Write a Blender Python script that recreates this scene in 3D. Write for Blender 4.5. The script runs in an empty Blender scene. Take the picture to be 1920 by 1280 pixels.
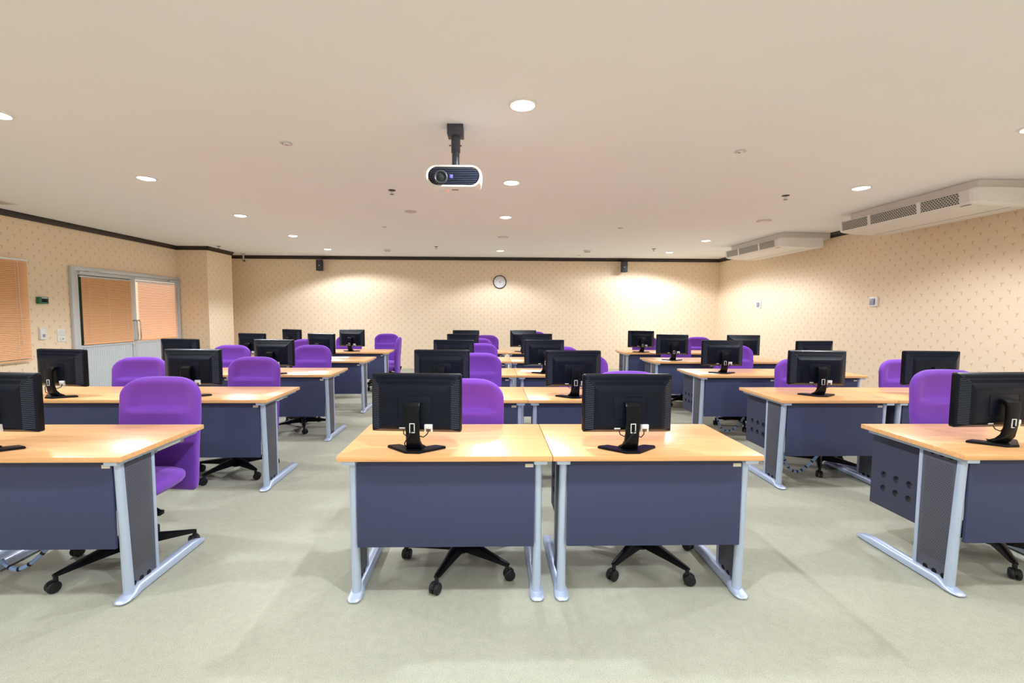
import bpy, bmesh, math, random
from mathutils import Vector, Matrix
random.seed(7)
PI = math.pi
SC = bpy.context.scene
COL = SC.collection
CE = 2.83                                   # ceiling height
XL, XR, YB, YF = -6.76, 5.89, 11.6, -3.2    # room

# ------------------------------------------------------------------ materials
def new_mat(name):
    m = bpy.data.materials.new(name); m.use_nodes = True
    nt = m.node_tree; b = nt.nodes['Principled BSDF']
    return m, nt, b

def mat(name, col, rough=.5, metal=0, noise=0, nscale=40, bump=0, bscale=200, spec=.5, sheen=0, coat=0, emis=None, estr=0):
    m, nt, b = new_mat(name)
    N, L = nt.nodes, nt.links
    b.inputs['Base Color'].default_value = (*col, 1)
    b.inputs['Roughness'].default_value = rough
    b.inputs['Metallic'].default_value = metal
    b.inputs['Specular IOR Level'].default_value = spec
    if sheen:
        b.inputs['Sheen Weight'].default_value = sheen
        b.inputs['Sheen Roughness'].default_value = .4
        b.inputs['Sheen Tint'].default_value = (.8, .6, 1, 1)
    if coat: b.inputs['Coat Weight'].default_value = coat; b.inputs['Coat Roughness'].default_value = .12
    if emis:
        b.inputs['Emission Color'].default_value = (*emis, 1); b.inputs['Emission Strength'].default_value = estr
    tc = N.new('ShaderNodeTexCoord')
    nz = N.new('ShaderNodeTexNoise'); nz.inputs['Scale'].default_value = nscale; nz.inputs['Detail'].default_value = 4
    L.new(tc.outputs['Object'], nz.inputs['Vector'])
    mx = N.new('ShaderNodeMixRGB'); mx.blend_type = 'MULTIPLY'; mx.inputs[0].default_value = noise
    mx.inputs[1].default_value = (*col, 1)
    rp = N.new('ShaderNodeValToRGB'); rp.color_ramp.elements[0].position = .3; rp.color_ramp.elements[1].position = .7
    rp.color_ramp.elements[0].color = (.45, .45, .45, 1); rp.color_ramp.elements[1].color = (1, 1, 1, 1)
    L.new(nz.outputs['Fac'], rp.inputs[0]); L.new(rp.outputs[0], mx.inputs[2]); L.new(mx.outputs[0], b.inputs['Base Color'])
    if bump:
        n2 = N.new('ShaderNodeTexNoise'); n2.inputs['Scale'].default_value = bscale
        L.new(tc.outputs['Object'], n2.inputs['Vector'])
        bp = N.new('ShaderNodeBump'); bp.inputs['Strength'].default_value = bump; bp.inputs['Distance'].default_value = .004
        L.new(n2.outputs['Fac'], bp.inputs['Height']); L.new(bp.outputs[0], b.inputs['Normal'])
    return m

def M_(nt, op, a, b=None, c=None):
    n = nt.nodes.new('ShaderNodeMath'); n.operation = op
    for i, v in enumerate((a, b, c)):
        if v is None: continue
        if isinstance(v, (int, float)): n.inputs[i].default_value = v
        else: nt.links.new(v, n.inputs[i])
    return n.outputs[0]

def wallpaper():
    m, nt, b = new_mat('cream_wallpaper')
    N, L = nt.nodes, nt.links
    tc = N.new('ShaderNodeTexCoord'); g = N.new('ShaderNodeNewGeometry')
    sp = N.new('ShaderNodeSeparateXYZ'); L.new(tc.outputs['Object'], sp.inputs[0])
    sn = N.new('ShaderNodeSeparateXYZ'); L.new(g.outputs['True Normal'], sn.inputs[0])
    ax = M_(nt, 'ABSOLUTE', sn.outputs[0]); ay = M_(nt, 'ABSOLUTE', sn.outputs[1])
    u = M_(nt, 'ADD', M_(nt, 'MULTIPLY', sp.outputs[0], ay), M_(nt, 'MULTIPLY', sp.outputs[1], ax))
    u = M_(nt, 'ADD', u, 20)
    v = sp.outputs[2]
    RV, RU = .0875, .175
    row = M_(nt, 'FLOOR', M_(nt, 'DIVIDE', v, RV))
    par = M_(nt, 'MODULO', row, 2)
    uu = M_(nt, 'ADD', u, M_(nt, 'MULTIPLY', par, RU / 2))
    cu = M_(nt, 'MULTIPLY', M_(nt, 'SUBTRACT', M_(nt, 'FRACT', M_(nt, 'DIVIDE', uu, RU)), .5), RU)
    cv = M_(nt, 'MULTIPLY', M_(nt, 'SUBTRACT', M_(nt, 'FRACT', M_(nt, 'DIVIDE', v, RV)), .5), RV)
    sgn = M_(nt, 'SUBTRACT', M_(nt, 'MULTIPLY', par, 2), 1)
    cu = M_(nt, 'SUBTRACT', cu, M_(nt, 'MULTIPLY', M_(nt, 'MULTIPLY', cv, .25), sgn))
    a = M_(nt, 'ABSOLUTE', cu)
    perp = M_(nt, 'ABSOLUTE', M_(nt, 'SUBTRACT', M_(nt, 'MULTIPLY', a, .84), M_(nt, 'MULTIPLY', cv, .54)))
    def inr(x, lo, hi):
        return M_(nt, 'MULTIPLY', M_(nt, 'GREATER_THAN', x, lo), M_(nt, 'LESS_THAN', x, hi))
    def soft(x, w):
        n = N.new('ShaderNodeMapRange'); n.inputs[1].default_value = w * .5; n.inputs[2].default_value = w * 1.4
        n.inputs[3].default_value = 1; n.inputs[4].default_value = 0; L.new(x, n.inputs[0]); return n.outputs[0]
    arms = M_(nt, 'MULTIPLY', inr(cv, 0, .023), soft(perp, .0048))
    stem = M_(nt, 'MULTIPLY', inr(cv, -.024, .001), soft(a, .0042))
    mask = M_(nt, 'MAXIMUM', arms, stem)
    mx = N.new('ShaderNodeMixRGB'); L.new(M_(nt, 'MULTIPLY', mask, .8), mx.inputs[0])
    mx.inputs[1].default_value = WALLC; mx.inputs[2].default_value = WALLP
    L.new(mx.outputs[0], b.inputs['Base Color'])
    b.inputs['Roughness'].default_value = .75; b.inputs['Specular IOR Level'].default_value = .25
    nz = N.new('ShaderNodeTexNoise'); nz.inputs['Scale'].default_value = 350
    L.new(tc.outputs['Object'], nz.inputs['Vector'])
    bp = N.new('ShaderNodeBump'); bp.inputs['Strength'].default_value = .12; bp.inputs['Distance'].default_value = .002
    L.new(nz.outputs['Fac'], bp.inputs['Height']); L.new(bp.outputs[0], b.inputs['Normal'])
    return m
WALLC = (.87, .725, .54, 1)
WALLP = (.62, .42, .24, 1)

def wood():
    m, nt, b = new_mat('beech_laminate')
    N, L = nt.nodes, nt.links
    tc = N.new('ShaderNodeTexCoord'); mp = N.new('ShaderNodeMapping')
    mp.inputs['Scale'].default_value = (1.2, 22, 22); L.new(tc.outputs['Object'], mp.inputs[0])
    nz = N.new('ShaderNodeTexNoise'); nz.inputs['Scale'].default_value = 2.2; nz.inputs['Detail'].default_value = 6
    nz.inputs['Distortion'].default_value = .4
    L.new(mp.outputs[0], nz.inputs['Vector'])
    rp = N.new('ShaderNodeValToRGB'); e = rp.color_ramp.elements
    e[0].position = .35; e[0].color = (.72, .39, .16, 1); e[1].position = .66; e[1].color = (.84, .48, .21, 1)
    L.new(nz.outputs['Fac'], rp.inputs[0]); L.new(rp.outputs[0], b.inputs['Base Color'])
    b.inputs['Roughness'].default_value = .3
    b.inputs['Specular IOR Level'].default_value = .55
    return m

def perforated():
    m, nt, b = new_mat('perforated_metal')
    N, L = nt.nodes, nt.links
    tc = N.new('ShaderNodeTexCoord'); sp = N.new('ShaderNodeSeparateXYZ'); L.new(tc.outputs['Object'], sp.inputs[0])
    P = .011
    row = M_(nt, 'FLOOR', M_(nt, 'DIVIDE', sp.outputs[2], P))
    par = M_(nt, 'MODULO', row, 2)
    fy = M_(nt, 'SUBTRACT', M_(nt, 'FRACT', M_(nt, 'ADD', M_(nt, 'DIVIDE', sp.outputs[1], P), M_(nt, 'MULTIPLY', par, .5))), .5)
    fz = M_(nt, 'SUBTRACT', M_(nt, 'FRACT', M_(nt, 'DIVIDE', sp.outputs[2], P)), .5)
    d = M_(nt, 'SQRT', M_(nt, 'ADD', M_(nt, 'MULTIPLY', fy, fy), M_(nt, 'MULTIPLY', fz, fz)))
    inside = M_(nt, 'MULTIPLY', M_(nt, 'LESS_THAN', d, .27), M_(nt, 'MULTIPLY',
        M_(nt, 'MULTIPLY', M_(nt, 'GREATER_THAN', sp.outputs[1], .105), M_(nt, 'LESS_THAN', sp.outputs[1], .255)),
        M_(nt, 'MULTIPLY', M_(nt, 'GREATER_THAN', sp.outputs[2], .12), M_(nt, 'LESS_THAN', sp.outputs[2], .66))))
    mx = N.new('ShaderNodeMixRGB'); L.new(inside, mx.inputs[0])
    mx.inputs[1].default_value = (.085, .088, .115, 1); mx.inputs[2].default_value = (.022, .022, .028, 1)
    L.new(mx.outputs[0], b.inputs['Base Color']); b.inputs['Roughness'].default_value = .45
    return m

def lattice():
    m, nt, b = new_mat('vent_lattice')
    N, L = nt.nodes, nt.links
    tc = N.new('ShaderNodeTexCoord'); sp = N.new('ShaderNodeSeparateXYZ'); L.new(tc.outputs['Object'], sp.inputs[0])
    z = M_(nt, 'DIVIDE', sp.outputs[2], .019); par = M_(nt, 'MODULO', M_(nt, 'FLOOR', z), 2)
    fy = M_(nt, 'FRACT', M_(nt, 'ADD', M_(nt, 'DIVIDE', sp.outputs[1], .032), M_(nt, 'MULTIPLY', par, .5)))
    fz = M_(nt, 'FRACT', z)
    bar = M_(nt, 'MAXIMUM', M_(nt, 'LESS_THAN', fy, .24), M_(nt, 'LESS_THAN', fz, .32))
    mx = N.new('ShaderNodeMixRGB'); L.new(bar, mx.inputs[0])
    mx.inputs[1].default_value = (.03, .035, .035, 1); mx.inputs[2].default_value = (.6, .6, .58, 1)
    L.new(mx.outputs[0], b.inputs['Base Color']); b.inputs['Roughness'].default_value = .5
    return m

def carpet():
    m, nt, b = new_mat('grey_green_carpet')
    N, L = nt.nodes, nt.links
    tc = N.new('ShaderNodeTexCoord')
    n1 = N.new('ShaderNodeTexNoise'); n1.inputs['Scale'].default_value = 210; n1.inputs['Detail'].default_value = 3
    n2 = N.new('ShaderNodeTexNoise'); n2.inputs['Scale'].default_value = 1.3; n2.inputs['Detail'].default_value = 3
    n3 = N.new('ShaderNodeTexNoise'); n3.inputs['Scale'].default_value = 26; n3.inputs['Detail'].default_value = 4
    for n in (n1, n2, n3): L.new(tc.outputs['Object'], n.inputs['Vector'])
    rp = N.new('ShaderNodeValToRGB'); e = rp.color_ramp.elements
    e[0].position = .3; e[0].color = (.30, .31, .24, 1); e[1].position = .72; e[1].color = (.54, .55, .445, 1)
    f = M_(nt, 'ADD', M_(nt, 'MULTIPLY', n1.outputs['Fac'], .62), M_(nt, 'ADD', M_(nt, 'MULTIPLY', n2.outputs['Fac'], .2), M_(nt, 'MULTIPLY', n3.outputs['Fac'], .18)))
    L.new(f, rp.inputs[0]); L.new(rp.outputs[0], b.inputs['Base Color'])
    b.inputs['Roughness'].default_value = .95; b.inputs['Specular IOR Level'].default_value = .1
    bp = N.new('ShaderNodeBump'); bp.inputs['Strength'].default_value = .5; bp.inputs['Distance'].default_value = .004
    L.new(n1.outputs['Fac'], bp.inputs['Height']); L.new(bp.outputs[0], b.inputs['Normal'])
    return m

WP = wallpaper(); WOOD = wood(); PERF = perforated(); LATT = lattice(); CARP = carpet()
CEILM = mat('white_ceiling_paint', (.87, .885, .915), .9, noise=.02, nscale=3, spec=.2)
TRIMM = mat('dark_brown_moulding', (.018, .009, .008), .4)
SILV = mat('silver_painted_metal', (.50, .60, .78), .38, metal=.35)
ALU = mat('brushed_aluminium', (.60, .64, .70), .4, metal=.3)
CHROME = mat('chrome', (.75, .75, .76), .12, metal=1)
NAVY = mat('blue_grey_panel', (.054, .066, .138), .6, spec=.2, noise=.08, nscale=60)
NAVY2 = mat('dark_side_panel', (.046, .051, .088), .55, spec=.3, noise=.08, nscale=60)
PURP = mat('purple_fabric', (.205, .064, .50), .85, noise=.12, nscale=260, bump=.25, bscale=500, sheen=.45, spec=.2)
BLK = mat('black_plastic', (.004, .0045, .007), .35, spec=.18, noise=.1, nscale=30)
BLK2 = mat('satin_black_shell', (.003, .006, .015), .35, spec=.2, noise=.06, nscale=20)
BLKR = mat('black_rubber', (.012, .012, .015), .5, spec=.3)
BLKV = mat('vent_slot_black', (.002, .002, .003), .8, spec=.1)
SHADEM = mat('hole_shade_grey', (.11, .12, .11), .7)
RIDGE = mat('vent_ridge_plastic', (.045, .06, .10), .3)
SCREEN = mat('dark_screen_glass', (.01, .01, .012), .15)
WHITE = mat('white_plastic', (.80, .81, .82), .4)
OFFW = mat('off_white_casing', (.74, .72, .70), .45, noise=.03, nscale=5)
LABEL = mat('cream_sticker', (.72, .68, .58), .6)
PAPER = mat('white_paper', (.85, .88, .9), .8)
BLUEC = mat('blue_grey_spiral_wrap', (.25, .38, .68), .45)
GREENM = mat('green_plastic', (.01, .16, .075), .4)
GREYB = mat('grey_blue_keypad', (.28, .3, .42), .4)
PEACH = mat('peach_blind_slat', (.90, .50, .25), .45)
CORR = mat('pale_ribbed_metal', (.62, .68, .72), .45, metal=.15)
GLASSD = mat('dark_door_glass', (.03, .07, .045), .08)
GLOWP = mat('corridor_glow_glass', (.5, .45, .4), .3, emis=(1, .8, .6), estr=.7)  # pane emits by itself in place of light from a corridor behind
GREYC = mat('pale_grey_ceiling_fitting', (.55, .52, .5), .6)
DKMET = mat('dark_grey_metal', (.05, .052, .07), .4, metal=.3)
LAMP = mat('lamp_lens', (1, 1, 1), .4, emis=(.9, .96, 1), estr=9)
LEDR = mat('red_indicator', (.8, .1, .08), .4, emis=(1, .15, .1), estr=1.2)
LOGOB = mat('blue_mark', (.12, .1, .75), .4, emis=(.2, .15, .9), estr=.4)
LENSG = mat('lens_glass', (.02, .03, .03), .05)
HANDM = mat('clock_black', (.02, .02, .022), .4)

# ------------------------------------------------------------------ mesh helpers
class MB:
    def __init__(s): s.bm = bmesh.new(); s.mats = []
    def _mi(s, faces, m):
        if m is None: return
        if m not in s.mats: s.mats.append(m)
        i = s.mats.index(m)
        for f in faces: f.material_index = i
    def box(s, x0, x1, y0, y1, z0, z1, bev=0, m=None, rot=None, seg=2):
        r = bmesh.ops.create_cube(s.bm, size=1)
        vs = r['verts']
        bmesh.ops.scale(s.bm, verts=vs, vec=(x1 - x0, y1 - y0, z1 - z0))
        fs = list({f for v in vs for f in v.link_faces})
        if bev:
            es = list({e for v in vs for e in v.link_edges})
            rb = bmesh.ops.bevel(s.bm, geom=es, offset=bev, segments=seg, affect='EDGES', profile=.5)
            vs = list({v for f in rb['faces'] for v in f.verts} | {v for v in vs if v.is_valid})
            fs = list({f for v in vs for f in v.link_faces})
        if rot is not None: bmesh.ops.rotate(s.bm, verts=vs, cent=(0, 0, 0), matrix=rot)
        bmesh.ops.translate(s.bm, verts=vs, vec=((x0 + x1) / 2, (y0 + y1) / 2, (z0 + z1) / 2))
        s._mi(fs, m); return vs
    def rings(s, rings, cap=True, m=None, closed=True):
        vr = [[s.bm.verts.new(p) for p in r] for r in rings]
        fs = []
        n = len(vr[0])
        for a, b in zip(vr, vr[1:]):
            for i in range(n if closed else n - 1):
                j = (i + 1) % n
                fs.append(s.bm.faces.new((a[i], a[j], b[j], b[i])))
        if cap:
            fs.append(s.bm.faces.new(list(reversed(vr[0])))); fs.append(s.bm.faces.new(vr[-1]))
        s._mi(fs, m); return vr
    def cyl(s, p0, p1, r0, r1=None, n=20, m=None, cap=True):
        r1 = r0 if r1 is None else r1
        return s.tube([p0, p1], [r0, r1], n, m, cap)
    def tube(s, pts, r, n=10, m=None, cap=True):
        pts = [Vector(p) for p in pts]
        if not isinstance(r, (list, tuple)): r = [r] * len(pts)
        rs = []
        t0 = (pts[1] - pts[0]).normalized()
        up = Vector((0, 0, 1)) if abs(t0.z) < .9 else Vector((1, 0, 0))
        nrm = t0.cross(up).normalized()
        for i, p in enumerate(pts):
            t = (pts[min(i + 1, len(pts) - 1)] - pts[max(i - 1, 0)]).normalized()
            nrm = (nrm - t * nrm.dot(t)).normalized(); bn = t.cross(nrm)
            rs.append([p + (nrm * math.cos(2 * PI * k / n) + bn * math.sin(2 * PI * k / n)) * r[i] for k in range(n)])
        return s.rings(rs, cap, m)
    def prism(s, poly, axis, a, b, m=None):
        def P(p, t):
            return {'x': (t, p[0], p[1]), 'y': (p[0], t, p[1]), 'z': (p[0], p[1], t)}[axis]
        return s.rings([[P(p, a) for p in poly], [P(p, b) for p in poly]], True, m)
    def lathe(s, prof, cx=0, cy=0, cz=0, n=28, m=None):
        rs = [[(cx + r * math.cos(2 * PI * k / n), cy + r * math.sin(2 * PI * k / n), cz + z) for k in range(n)] for r, z in prof]
        return s.rings(rs, True, m)
    def build(s, name, m=None, parent=None, loc=(0, 0, 0), sharp=35, smooth=True):
        bm = s.bm
        bmesh.ops.recalc_face_normals(bm, faces=bm.faces)
        for f in bm.faces: f.smooth = smooth
        for e in bm.edges:
            if len(e.link_faces) == 2 and e.calc_face_angle(0) > math.radians(sharp): e.smooth = False
        me = bpy.data.meshes.new(name); bm.to_mesh(me); bm.free()
        if m is not None and not s.mats: me.materials.append(m)
        for q in s.mats: me.materials.append(q)
        o = bpy.data.objects.new(name, me); COL.objects.link(o)
        o.location = loc
        if parent is not None: o.parent = parent
        return o

def rrect(w, h, r, n=6, cx=0, cy=0):
    pts = []
    for sx, sy, a0 in ((1, 1, 0), (-1, 1, 90), (-1, -1, 180), (1, -1, 270)):
        for k in range(n + 1):
            a = math.radians(a0 + 90 * k / n)
            pts.append((cx + sx * (w / 2 - r) + r * math.cos(a), cy + sy * (h / 2 - r) + r * math.sin(a)))
    return pts

def empty(name, loc=(0, 0, 0), rz=0):
    o = bpy.data.objects.new(name, None); COL.objects.link(o); o.location = loc; o.rotation_euler = (0, 0, rz)
    o.empty_display_size = .1
    return o
def tag(o, label=None, cat=None, group=None, kind=None):
    if label: o['label'] = label
    if cat: o['category'] = cat
    if group: o['group'] = group
    if kind: o['kind'] = kind
    return o
CH = {}
def reg(): 
    CH.clear()
    for o in COL.objects:
        if o.parent: CH.setdefault(o.parent.name, []).append(o)
def copy_tree(o, parent=None):
    c = o.copy(); COL.objects.link(c)
    if parent is not None: c.parent = parent
    for ch in CH.get(o.name, []):
        copy_tree(ch, c)
    return c
def kids(o): return [c for c in COL.objects if c.parent == o]

def text_mesh(txt, size, name, m, parent, loc, rot, ext=.0006):
    cu = bpy.data.curves.new(name, 'FONT'); cu.body = txt; cu.size = size; cu.extrude = ext
    cu.align_x = 'CENTER'; cu.align_y = 'CENTER'
    t = bpy.data.objects.new(name + '_curve', cu); COL.objects.link(t)
    bpy.context.view_layer.update()
    me = bpy.data.meshes.new_from_object(t.evaluated_get(bpy.context.evaluated_depsgraph_get()))
    bpy.data.objects.remove(t)
    me.materials.clear(); me.materials.append(m)
    o = bpy.data.objects.new(name, me); COL.objects.link(o); o.parent = parent; o.location = loc; o.rotation_euler = rot
    return o

# ------------------------------------------------------------------ room shell
def slab(name, x0, x1, y0, y1, z0, z1, m):
    b = MB(); b.box(x0, x1, y0, y1, z0, z1); o = b.build(name, m, smooth=False); tag(o, kind='structure'); return o
slab('floor', XL - .15, XR + .15, YF - .15, YB + .15, -.1, 0, CARP)
slab('ceiling', XL - .15, XR + .15, YF - .15, YB + .15, CE, CE + .1, CEILM)
slab('wall_back', XL - .15, XR + .15, YB, YB + .15, 0, CE, WP)
slab('wall_front', XL - .15, XR + .15, YF - .15, YF, 0, CE, WP)
slab('wall_left', XL - .15, XL, YF, YB, 0, CE, WP)
slab('wall_right', XR, XR + .15, YF, YB, 0, CE, WP)
CX0, CY0, CY1 = -6.11, 10.04, 10.98
slab('wall_column', XL, CX0, CY0, CY1, 0, CE, WP)

def crown(name, a, b, ndir):
    # moulding running from a to b (xy) projecting along ndir
    prof = [(0, 0), (.062, 0), (.062, -.018), (.045, -.03), (.03, -.05), (.024, -.078), (0, -.078)]
    m = MB()
    rs = []
    for p in (a, b):
        rs.append([(p[0] + ndir[0] * d, p[1] + ndir[1] * d, CE - .001 + z) for d, z in prof])
    m.rings(rs, True)
    tag(m.build(name, TRIMM), kind='structure')
crown('trim_1', (XL, YB), (XR, YB), (0, -1))
crown('trim_2', (XL, YF), (XL, CY0), (1, 0))
crown('trim_3', (XR, YF), (XR, YB), (-1, 0))
crown('trim_4', (XL, CY0), (CX0 + .062, CY0), (0, -1))
crown('trim_5', (CX0, CY0 - .062), (CX0, CY1), (1, 0))
crown('trim_6', (XL, CY1), (XL, YB), (1, 0))

# ------------------------------------------------------------------ blinds, window, doors (left wall)
def blind_parts(parent, x, y0, y1, z0, z1, pitch, tilt, m, cords=True):
    """venetian blind in plane x, from y0..y1"""
    b = MB(); b.box(x - .02, x + .025, y0, y1, z1 - .028, z1, .003); b.build('headrail', WHITE if cords else ALU, parent)
    b = MB()
    n = int((z1 - z0 - .05) / pitch)
    for i in range(n):
        z = z1 - .04 - i * pitch
        c, s_ = math.cos(tilt), math.sin(tilt); w = .0125
        pts = [(x + c * w, z - s_ * w), (x, z + .0015), (x - c * w, z + s_ * w), (x, z + .0002)]
        b.rings([[(p[0], y0 + .004, p[1]) for p in pts], [(p[0], y1 - .004, p[1]) for p in pts]], True)
    o = b.build('slats', m, parent, sharp=60)
    b = MB(); b.box(x - .012, x + .012, y0, y1, z0, z0 + .018, .003); b.build('bottom_rail', m, parent)
    if cords:
        b = MB()
        for t in (.12, .5, .88):
            yy = y0 + (y1 - y0) * t
            b.cyl((x + .016, yy, z0 + .01), (x + .016, yy, z1 - .02), .0012, n=5)
        b.build('ladder_cord', WHITE, parent)
wb = empty('venetian_blind', (0, 0, 0)); tag(wb, 'peach venetian blind hanging over the window at the far left', 'blind')
blind_parts(wb, XL + .065, 5.25, 6.775, .71, 2.17, .025, 1.15, PEACH)
b = MB(); b.tube([(XL + .09, 6.62, 2.14), (XL + .092, 6.62, 1.6), (XL + .09, 6.64, 1.0)], .002, 6)
b.lathe([(.004, 0), (.008, .012), (.004, .03)], XL + .09, 6.64, .97, 8); b.build('pull_cord', WHITE, wb)
# window behind the blind
w = empty('window_1', (0, 0, 0)); tag(w, kind='structure')
b = MB()
for a in ((5.22, 6.80, .73, .77), (5.22, 6.80, 2.10, 2.14)): b.box(XL, XL + .03, a[0], a[1], a[2], a[3])
for a in ((5.22, 5.27), (6.71, 6.76), (5.98, 6.02)): b.box(XL, XL + .03, a[0], a[1], .77, 2.10)
b.build('window_frame', ALU, w)
b = MB(); b.box(XL + .002, XL + .008, 5.27, 6.71, .77, 2.10); b.build('pane', GLASSD, w)

# door frame and two leaves
DY0, DY1, DYM, DZ = 7.485, 10.03, 8.757, 2.155
b = MB()
b.box(XL, XL + .05, DY0, DY0 + .075, 0, DZ, .004); b.box(XL, XL + .05, DY1 - .06, DY1, 0, DZ, .004)
b.box(XL, XL + .05, DY0 + .075, DY1 - .06, DZ - .065, DZ, .004)
tag(b.build('trim_7', ALU), kind='structure')
def leaf(name, y0, y1, glow, hinge_left, tilt):
    d = empty(name); tag(d, kind='structure')
    x0, x1 = XL + .004, XL + .036
    zt = DZ - .068
    b = MB(); st = .055
    b.box(x0, x1, y0, y0 + st, .01, zt, .003); b.box(x0, x1, y1 - st, y1, .01, zt, .003)
    b.box(x0, x1, y0 + st, y1 - st, zt - .06, zt, .003)
    b.box(x0, x1, y0 + st, y1 - st, .82, .86, .003); b.box(x0, x1, y0 + st, y1 - st, .01, .08, .003)
    b.build('door_frame', ALU, d)
    b = MB(); b.box(XL + .012, XL + .018, y0 + st, y1 - st, .86, zt - .06); b.build('glass_pane', GLOWP if glow else GLASSD, d)
    # ribbed lower panel
    b = MB(); n = int((y1 - y0 - 2 * st) / .044)
    for i in range(n):
        ya = y0 + st + i * (y1 - y0 - 2 * st) / n; wd = (y1 - y0 - 2 * st) / n
        b.prism([(XL + .010, ya), (XL + .014, ya), (XL + .026, ya + wd * .28), (XL + .026, ya + wd * .72), (XL + .014, ya + wd), (XL + .010, ya + wd)], 'z', .08, .82)
    b.build('ribbed_panel', CORR, d, sharp=10)
    bl = MB(); bl.box(XL + .037, XL + .062, y0 + st + .01, y1 - st - .005, zt - .1, zt - .075, .003); bl = bl.build('blind', ALU, d)
    tag(bl, 'peach venetian blind fixed to the door glass')
    s_ = MB(); pitch = .027; z = zt - .115; ya, yb = y0 + st + .035, y1 - st - .005
    while z > .885:
        c, sn = math.cos(tilt) * .0125, math.sin(tilt) * .0125; x = XL + .05
        pts = [(x + c, z - sn), (x, z + .0015), (x - c, z + sn), (x, z + .0002)]
        s_.rings([[(p[0], ya, p[1]) for p in pts], [(p[0], yb, p[1]) for p in pts]], True)
        z -= pitch
    s_.build('slats', PEACH, bl, sharp=60)
    r = MB(); r.box(XL + .038, XL + .062, ya, yb, .866, .884, .003); r.build('bottom_rail', PEACH, bl)
    c_ = MB()
    for t in (.12, .5, .88): c_.cyl((XL + .064, ya + (yb - ya) * t, .87), (XL + .064, ya + (yb - ya) * t, zt - .08), .0012, n=5)
    c_.build('ladder_cord', WHITE, bl)
    # pull handle
    yh = (y1 - .035) if hinge_left else (y0 + .035)
    hb = MB(); X = XL + .034
    off = .01 if hinge_left else .01
    hb.tube([(X, yh, .88), (X + .05, yh + off, .88), (X + .072, yh + off, .90), (X + .078, yh + off, .93), (X + .078, yh + off, 1.2),
             (X + .072, yh + off, 1.235), (X + .05, yh + off, 1.255), (X, yh, 1.255)], .0125, 12)
    hb.build('pull_handle', CHROME, d)
    cb = MB(); yc = (y0 + .16) if hinge_left else (y1 - .16)
    cb.box(x1, x1 + .03, yc - .1, yc + .1, zt - .045, zt - .005, .004)
    cb.tube([(x1 + .03, yc, zt - .02), (x1 + .07, yc + .16, zt + .005), (x1 + .02, yc + .32, zt + .03)], .006, 8)
    cb.build('door_closer', ALU, d)
    if hinge_left:
        lb = MB(); lb.cyl((x1 - .002, yh, .79), (x1 + .012, yh, .79), .014); lb.build('lock_cylinder', CHROME, d)
    return d
leaf('door_1', DY0 + .077, DYM, False, True, 1.2)
leaf('door_2', DYM + .003, DY1 - .062, True, False, .75)

# ------------------------------------------------------------------ small wall things
def plate(name, wall, y, z, wy, hz, t, m, label, cat, extra=None, group=None):
    sx = 1 if wall == 'L' else -1
    x = XL if wall == 'L' else XR
    r = empty(name, (x, y, z)); tag(r, label, cat, group)
    b = MB(); b.box(min(0, sx * t), max(0, sx * t), -wy / 2, wy / 2, -hz / 2, hz / 2, min(.006, t * .3)); b.build('housing', m, r)
    for (nm, yy, zz, w_, h_, mm) in (extra or []):
        b = MB(); x0 = sx * t; x1 = sx * (t + .0035)
        b.box(min(x0, x1), max(x0, x1), yy - w_ / 2, yy + w_ / 2, zz - h_ / 2, zz + h_ / 2, .001); b.build(nm, mm, r)
    return r
plate('break_glass_box', 'L', 7.015, 1.588, .15, .10, .05, GREENM, 'green emergency release box on the wall above the switches', 'alarm box',
      [('front_window', .01, .0, .09, .05, BLK), ('label_strip', .01, .036, .09, .012, WHITE), ('pull_bar', .01, -.012, .06, .012, WHITE)])
plate('wall_thermostat', 'L', 6.992, 1.088, .085, .175, .035, WHITE, 'upright white control unit on the wall beside the window blind', 'wall control',
      [('display', .005, -.03, .04, .045, GREYB)])
plate('light_switch', 'L', 7.305, 1.100, .13, .095, .012, WHITE, 'blank white wall plate, upper of the pair left of the door', 'switch',
      [('cover_insert', 0, 0, .09, .05, OFFW)], group='paired wall plates by the door')
plate('light_switch', 'L', 7.305, .995, .13, .095, .012, WHITE, 'white wall plate with small rockers, lower of the pair left of the door', 'switch',
      [('rocker', -.02, 0, .022, .04, OFFW), ('rocker', .02, -.005, .022, .022, GREYB)], group='paired wall plates by the door')
for y, lab in ((9.80, 'small white air conditioner controller on the right wall, farther one near the corner'),
               (6.83, 'white air conditioner controller with keypad on the right wall, nearer one')):
    plate('wall_controller', 'R', y, 1.636, .145, .145, .022, WHITE, lab, 'wall control',
          [('keypad', .022, 0, .085, .105, GREYB), ('key_strip', -.03, 0, .012, .09, DKMET), ('indicator', .03, .01, .014, .014, WHITE)],
          group='air conditioner controllers')

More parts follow.
